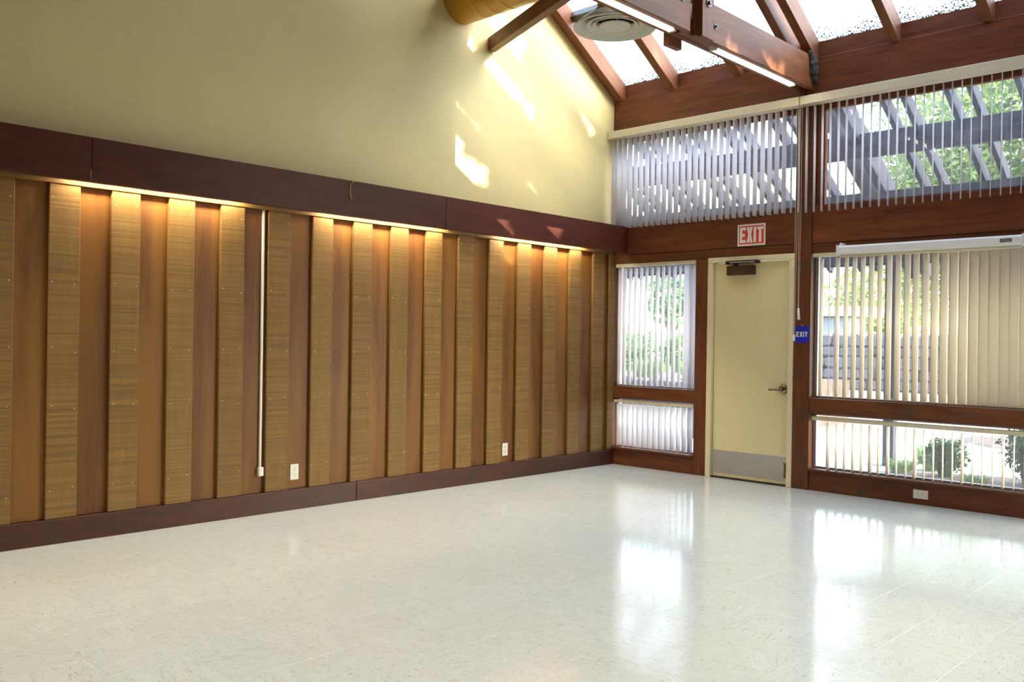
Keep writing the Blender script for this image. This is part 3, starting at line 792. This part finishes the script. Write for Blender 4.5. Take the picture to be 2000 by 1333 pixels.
# sunlit trees seen through the right-hand windows
tree('leafy green tree filling the upper right window', 1.9, 9.5, 4.6, (2.9, 2.2, 3.0), 26000, .075, M_leaf_a, 11, blobs=[(0, 0, 0, 1), (-2.0, .8, -.9, .62), (1.8, .5, .3, .8)], group=None)
for k, (x, y, z, r_, n_) in enumerate(((-3.4, 32.5, 3.4, (2.9, 2, 2.6), 3600), (-7.9, 27, 2.8, (2.4, 2, 1.9), 2600), (.4, 27, 3.4, (2.8, 2, 2.4), 2600), (-12.5, 24, 3.0, (2.4, 2, 1.7), 1600), (-9.0, 14.5, 2.5, (.8, .8, .9), 500))):
    tree(('distant round green tree behind the stone wall', 'distant green tree above the small shed', 'distant green tree at the right end of the stone wall', 'pale distant tree seen through the narrow window', 'small slender tree seen through the narrow window')[k], x, y, z, r_, n_, .15, M_leaf_a if k != 4 else M_leaf_d, 31+k, tr=.14, group='distant trees')
# big shade tree between sun and skylights, out of view; crown gaps cut to place the sun flecks
GAPS = [[(-2.394, 2.914), (-2.29, 2.997), (-2.167, 2.84), (-1.867, 2.772), (-1.883, 2.647), (-2.283, 2.668)],
 [(-2.402, 3.300), (-2.296, 3.290), (-1.774, 2.976), (-1.858, 2.950)],
 [(-1.937, 3.647), (-1.734, 3.822), (-1.712, 3.698), (-1.51, 3.649), (-1.417, 3.527), (-1.54, 3.478), (-1.806, 3.539)],
 [(-1.853, 4.215), (-1.659, 4.314), (-1.556, 4.179), (-1.719, 4.043), (-1.818, 4.087)],
 [(-1.651, 3.935), (-1.382, 4.106), (-1.4, 3.959), (-1.494, 3.851)],
 [(-1.312, 3.5), (-1.191, 3.524), (-1.187, 3.356), (-1.242, 3.225), (-1.308, 3.333)],
 [(-1.336, 2.706), (-1.171, 2.645), (-1.206, 2.612)], [(-2.247, 3.776), (-2.16, 3.953), (-2.037, 3.917), (-2.047, 3.803), (-2.113, 3.742)],
 [(-.58, 3.62), (-.54, 3.64), (-.40, 3.47), (-.44, 3.44)], [(-.46, 3.49), (-.42, 3.49), (-.33, 3.38), (-.38, 3.36)],
 [(-1.95, 2.285), (-1.84, 2.20), (-1.70, 2.06), (-2.05, 2.085)], [(-1.45, 2.30), (-1.08, 2.30), (-1.16, 2.08), (-1.25, 2.10)],
 [(-2.12, 2.06), (-1.906, 2.042), (-1.744, 1.964)], [(-1.84, 2.04), (-1.546, 2.034), (-1.457, 1.748), (-1.536, 1.627), (-1.64, 1.738), (-1.744, 1.964)],
 [(-1.44, 1.72), (-1.295, 1.661), (-1.315, 1.588), (-1.45, 1.62)]]
def inpoly(y, z, P, grow):
    ins = False; dmin = 9.
    for (a, b), (c, d_) in zip(P, P[1:]+P[:1]):
        if (b > z) != (d_ > z) and y < (c-a)*(z-b)/(d_-b)+a: ins = not ins
        ex, ez = c-a, d_-b; tt = max(0, min(1, ((y-a)*ex+(z-b)*ez)/(ex*ex+ez*ez+1e-9)))
        dmin = min(dmin, math.hypot(y-a-ex*tt, z-b-ez*tt))
    return ins or dmin < grow
def sun_gap(p, s):
    y0, z0 = p.y-.22*p.x, p.z-.58*p.x
    if not (-2.8 < y0 < 0 and 1.3 < z0 < 4.6): return False
    return any(inpoly(y0, z0, P, s*.6+.015) for P in GAPS)
tree('broad unseen shade tree beside the building, crown gaps cut for sun flecks', 11.6, 1.5, 7.6, (2.0, 3.4, 4.0), 60000, .15, M_leaf_d, 71, gap=sun_gap, tr=.22,
     blobs=[(0, -1.0, 1.0, 1.0), (0, 1.2, .2, .9)])

tree('unseen shade tree added to mottle the paved yard beside the pergola', 11.0, 8.9, 6.2, (2.4, 2.0, 1.7), 5200, .15, M_leaf_d, 81, tr=.18)  # second tree, added out of view to throw mottled shade on the yard
# stone wall beyond the lawn
t = empty('stone_wall', (-4.5, 18.6, -.05), label='long grey rubble stone wall across the garden', cat='wall')
box('core', (-10, 18.75, -.05), (4, 19.15, 1.60), M_stone, t)
R = random.Random(3); bmS = []
for k in range(5):
    bm = bmesh.new(); bmesh.ops.create_cube(bm, size=1); bmesh.ops.bevel(bm, geom=bm.edges[:], offset=.18, segments=1, affect='EDGES')
    for v in bm.verts: v.co += Vector((R.uniform(-.06, .06), R.uniform(-.06, .06), R.uniform(-.06, .06)))
    me = bpy.data.meshes.new('stone'); bm.to_mesh(me); bm.free(); me.materials.append(M_stone); bmS.append(me)
def stones(par, x0, x1, y, z0, z1, sw, sh, ry=.3):
    z = z0
    while z < z1-.05:
        x = x0+R.uniform(-.3, 0)*sw; hh = sh*R.uniform(.8, 1.2)
        while x < x1:
            ww = sw*R.uniform(.6, 1.4)
            o = link('stone', R.choice(bmS), None, par, (x+ww/2, y, z+hh/2)); o.scale = (ww*.98, ry, hh*.98); x += ww
        z += hh
stones(t, -8.5, 2.2, 18.72, -.05, 1.58, .55, .34)
# planter wall and hedge outside the narrow window
t = empty('planter_wall', (-2.6, 3.3, -.05), label='low planter wall of pale blocks outside the narrow window', cat='wall')
stones(t, -5.2, -.75, 3.35, -.05, .72, .36, .2, .22)
tag(box('planter_soil', (-5.6, 3.47, -.05), (-.7, 7.5, .68), M_mulch), kind=STR)
for k, (x, y, z, r_) in enumerate(((-3.45, 5.0, 1.12, (.46, .42, .34)), (-2.35, 5.0, 1.10, (.46, .42, .36)), (-4.65, 5.1, 1.2, (.5, .42, .42)), (-1.3, 4.9, 1.0, (.42, .40, .30)))):
    t = empty('shrub', (x, y, .68), label=('green shrub in the raised bed, second from the left', 'green shrub in the raised bed, second from the right', 'tallest green shrub at the left end of the raised bed', 'low green shrub at the right end of the raised bed')[k], cat='shrub', group='shrubs in the raised bed')
    leaf_mass('foliage', M_leaf_d, (x, y, z), r_, 1500, .045, t, 90+k)
    mb = MB(); mb.cyl((x, y, .68), (x+.02, y, z), .03, 8, .012); mb.build('stem', M_bark, t)
for k, (x, y) in enumerate(((-3.0, 3.8), (-2.2, 3.75), (-1.4, 3.8))):
    o = blade_mass('grass_clump', M_leaf_c, (x, y, .68), .42, .35, .42, 260, None, .008, .5, 120+k)
    tag(o, ('arching grass clump at the left of the raised bed edge', 'arching grass clump in the middle of the raised bed edge', 'arching grass clump at the right of the raised bed edge')[k], 'grass', 'grass clumps on the raised bed')
# bed outside the low right window
mb = MB()
for k in range(1): pass
bm = bmesh.new(); bmesh.ops.create_grid(bm, x_segments=40, y_segments=20, size=1)
for v in bm.verts:
    v.co.x *= 1.9; v.co.y *= .75; r_ = math.hypot(v.co.x/1.9, v.co.y/.75)
    v.co.z = .07*max(0, 1-r_**2)+.012*noise.noise(Vector((v.co.x*6, v.co.y*6, 0))) - (.03 if r_ > 1 else 0)
me = bpy.data.meshes.new('mulch_bed'); bm.to_mesh(me); bm.free()
tag(link('mulch_bed', me, M_mulch, None, (4.0, 1.9, -.045)), kind=STR)
bm = bmesh.new(); bmesh.ops.create_grid(bm, x_segments=30, y_segments=16, size=1)
for v in bm.verts:
    v.co.x *= 3.; v.co.y *= 1.6; r_ = math.hypot(v.co.x/3., v.co.y/1.6)
    v.co.z = .05*max(0, 1-r_**2) - (.03 if r_ > 1 else 0)
me = bpy.data.meshes.new('mulch_bed'); bm.to_mesh(me); bm.free()
tag(link('mulch_bed', me, M_mulch, None, (4.3, 6.4, -.045)), kind=STR)
def bush(label, x, y, h_, rx, seed, n_=1600):
    t = empty('shrub', (x, y, -.04), label=label, cat='shrub', group='shrubs outside the low right window')
    leaf_mass('foliage', M_leaf_b, (x, y, h_*.55), (rx, rx*.9, h_*.5), n_, .026, t, seed, shell=.25, lump=.45)
    blade_mass('shoots', M_leaf_b, (x, y, -.03), rx*.8, rx*.8, h_*.98, 330, t, .006, .22, seed+1)
bush('dark green bush outside the low window with a pointed leafy crown', 2.70, 1.88, .36, .21, 201)
bush('taller dark green bush at the right end of the low window', 3.50, 1.75, .58, .26, 205, 2400)
bush('dark green bush beyond the right frame of the low window', 4.3, 1.9, .6, .35, 209)
for k, (x, y, s_, h_) in enumerate(((2.12, 3.10, .28, .28), (2.22, 2.02, .26, .20), (2.36, 2.50, .20, .24), (3.08, 1.5, .20, .20), (3.30, 6.2, .42, .36))):
    o = blade_mass('grass_clump', M_leaf_c, (x, y, -.05), s_, s_, h_, 230, None, .006, .6, 300+k)
    tag(o, ('spidery grass clump at the foot of the pergola post', 'spidery grass clump left of the dark bush', 'spidery grass clump just behind the post base', 'small grass clump between the two dark bushes', 'pale strappy plant in the far mulch bed')[k], 'grass', 'grass clumps outside the low right window')

# pergola carried on from the roof slope
pg = empty('pergola', (2.1, 1.5, 2.2), label='dark weathered timber pergola sloping out from the window wall', cat='pergola')
def pg_raft(x, w_, y0=.15, y1=2.75, d_=.15, z0=3.76):
    a = Vector((0, y0, z0+SL*y0)); b_ = Vector((0, y1, z0+SL*y1)); dd = b_-a; th = math.atan2(dd.z, dd.y)
    nr = Vector((0, -math.sin(th), math.cos(th))); c = (a+b_)/2+nr*d_/2
    link('rafter', box_me('rafter', w_, dd.length, d_, .002), M_perg[1], pg, (x+w_/2, c.y, c.z), (th, 0, 0))
x = -3.0
k = 0
for k in range(-10, 12):
    for dx in (0, .18):
        x = 2.54+.54*k+dx
        if abs(x-2.1) < .14: continue
        pg_raft(x, .045, .15, 2.72, .12)
for x in (1.98, 2.14, 4.15, 4.31): pg_raft(x, .08, .145, 2.8, .22, 3.72)
for (y, zb, zt_, dp) in ((.88, 3.155, 3.262, .05), (1.0, 3.058, 3.20, .05), (1.53, 2.66, 2.812, .06), (2.47, 2.19, 2.40, .05), (2.62, 2.17, 2.33, .05)):
    for a, b_ in ((-4.6, -.5), (-.5, 3.7), (3.7, 8.6)):
        box('beam', (a+.002, y, zb), (b_-.002, y+dp, zt_), M_perg[0], pg, .003)
for x in (-2.4, 1.84, 6.1): box('post', (x, 2.50, -.05), (x+.115, 2.615, 2.20), M_perg[2], pg, .004)

# small shed in the distance
t = empty('garden_shed', (-7.4, 21.5, .55), label='small grey shed with pale flat roof seen between the blind vanes', cat='shed')
box('wall_block', (-8.3, 21.3, .55), (-6.7, 22.6, 2.18), M_kwall, t)
box('roof', (-8.7, 21.0, 2.20), (-6.2, 22.9, 2.52), M_kroof, t, .02)
box('railing', (-8.2, 20.95, 1.55), (-6.5, 21.0, 1.62), M_white, t)
for k in range(6): box('baluster', (-8.15+k*.3, 20.95, .56), (-8.11+k*.3, 21.0, 1.55), M_white, t)
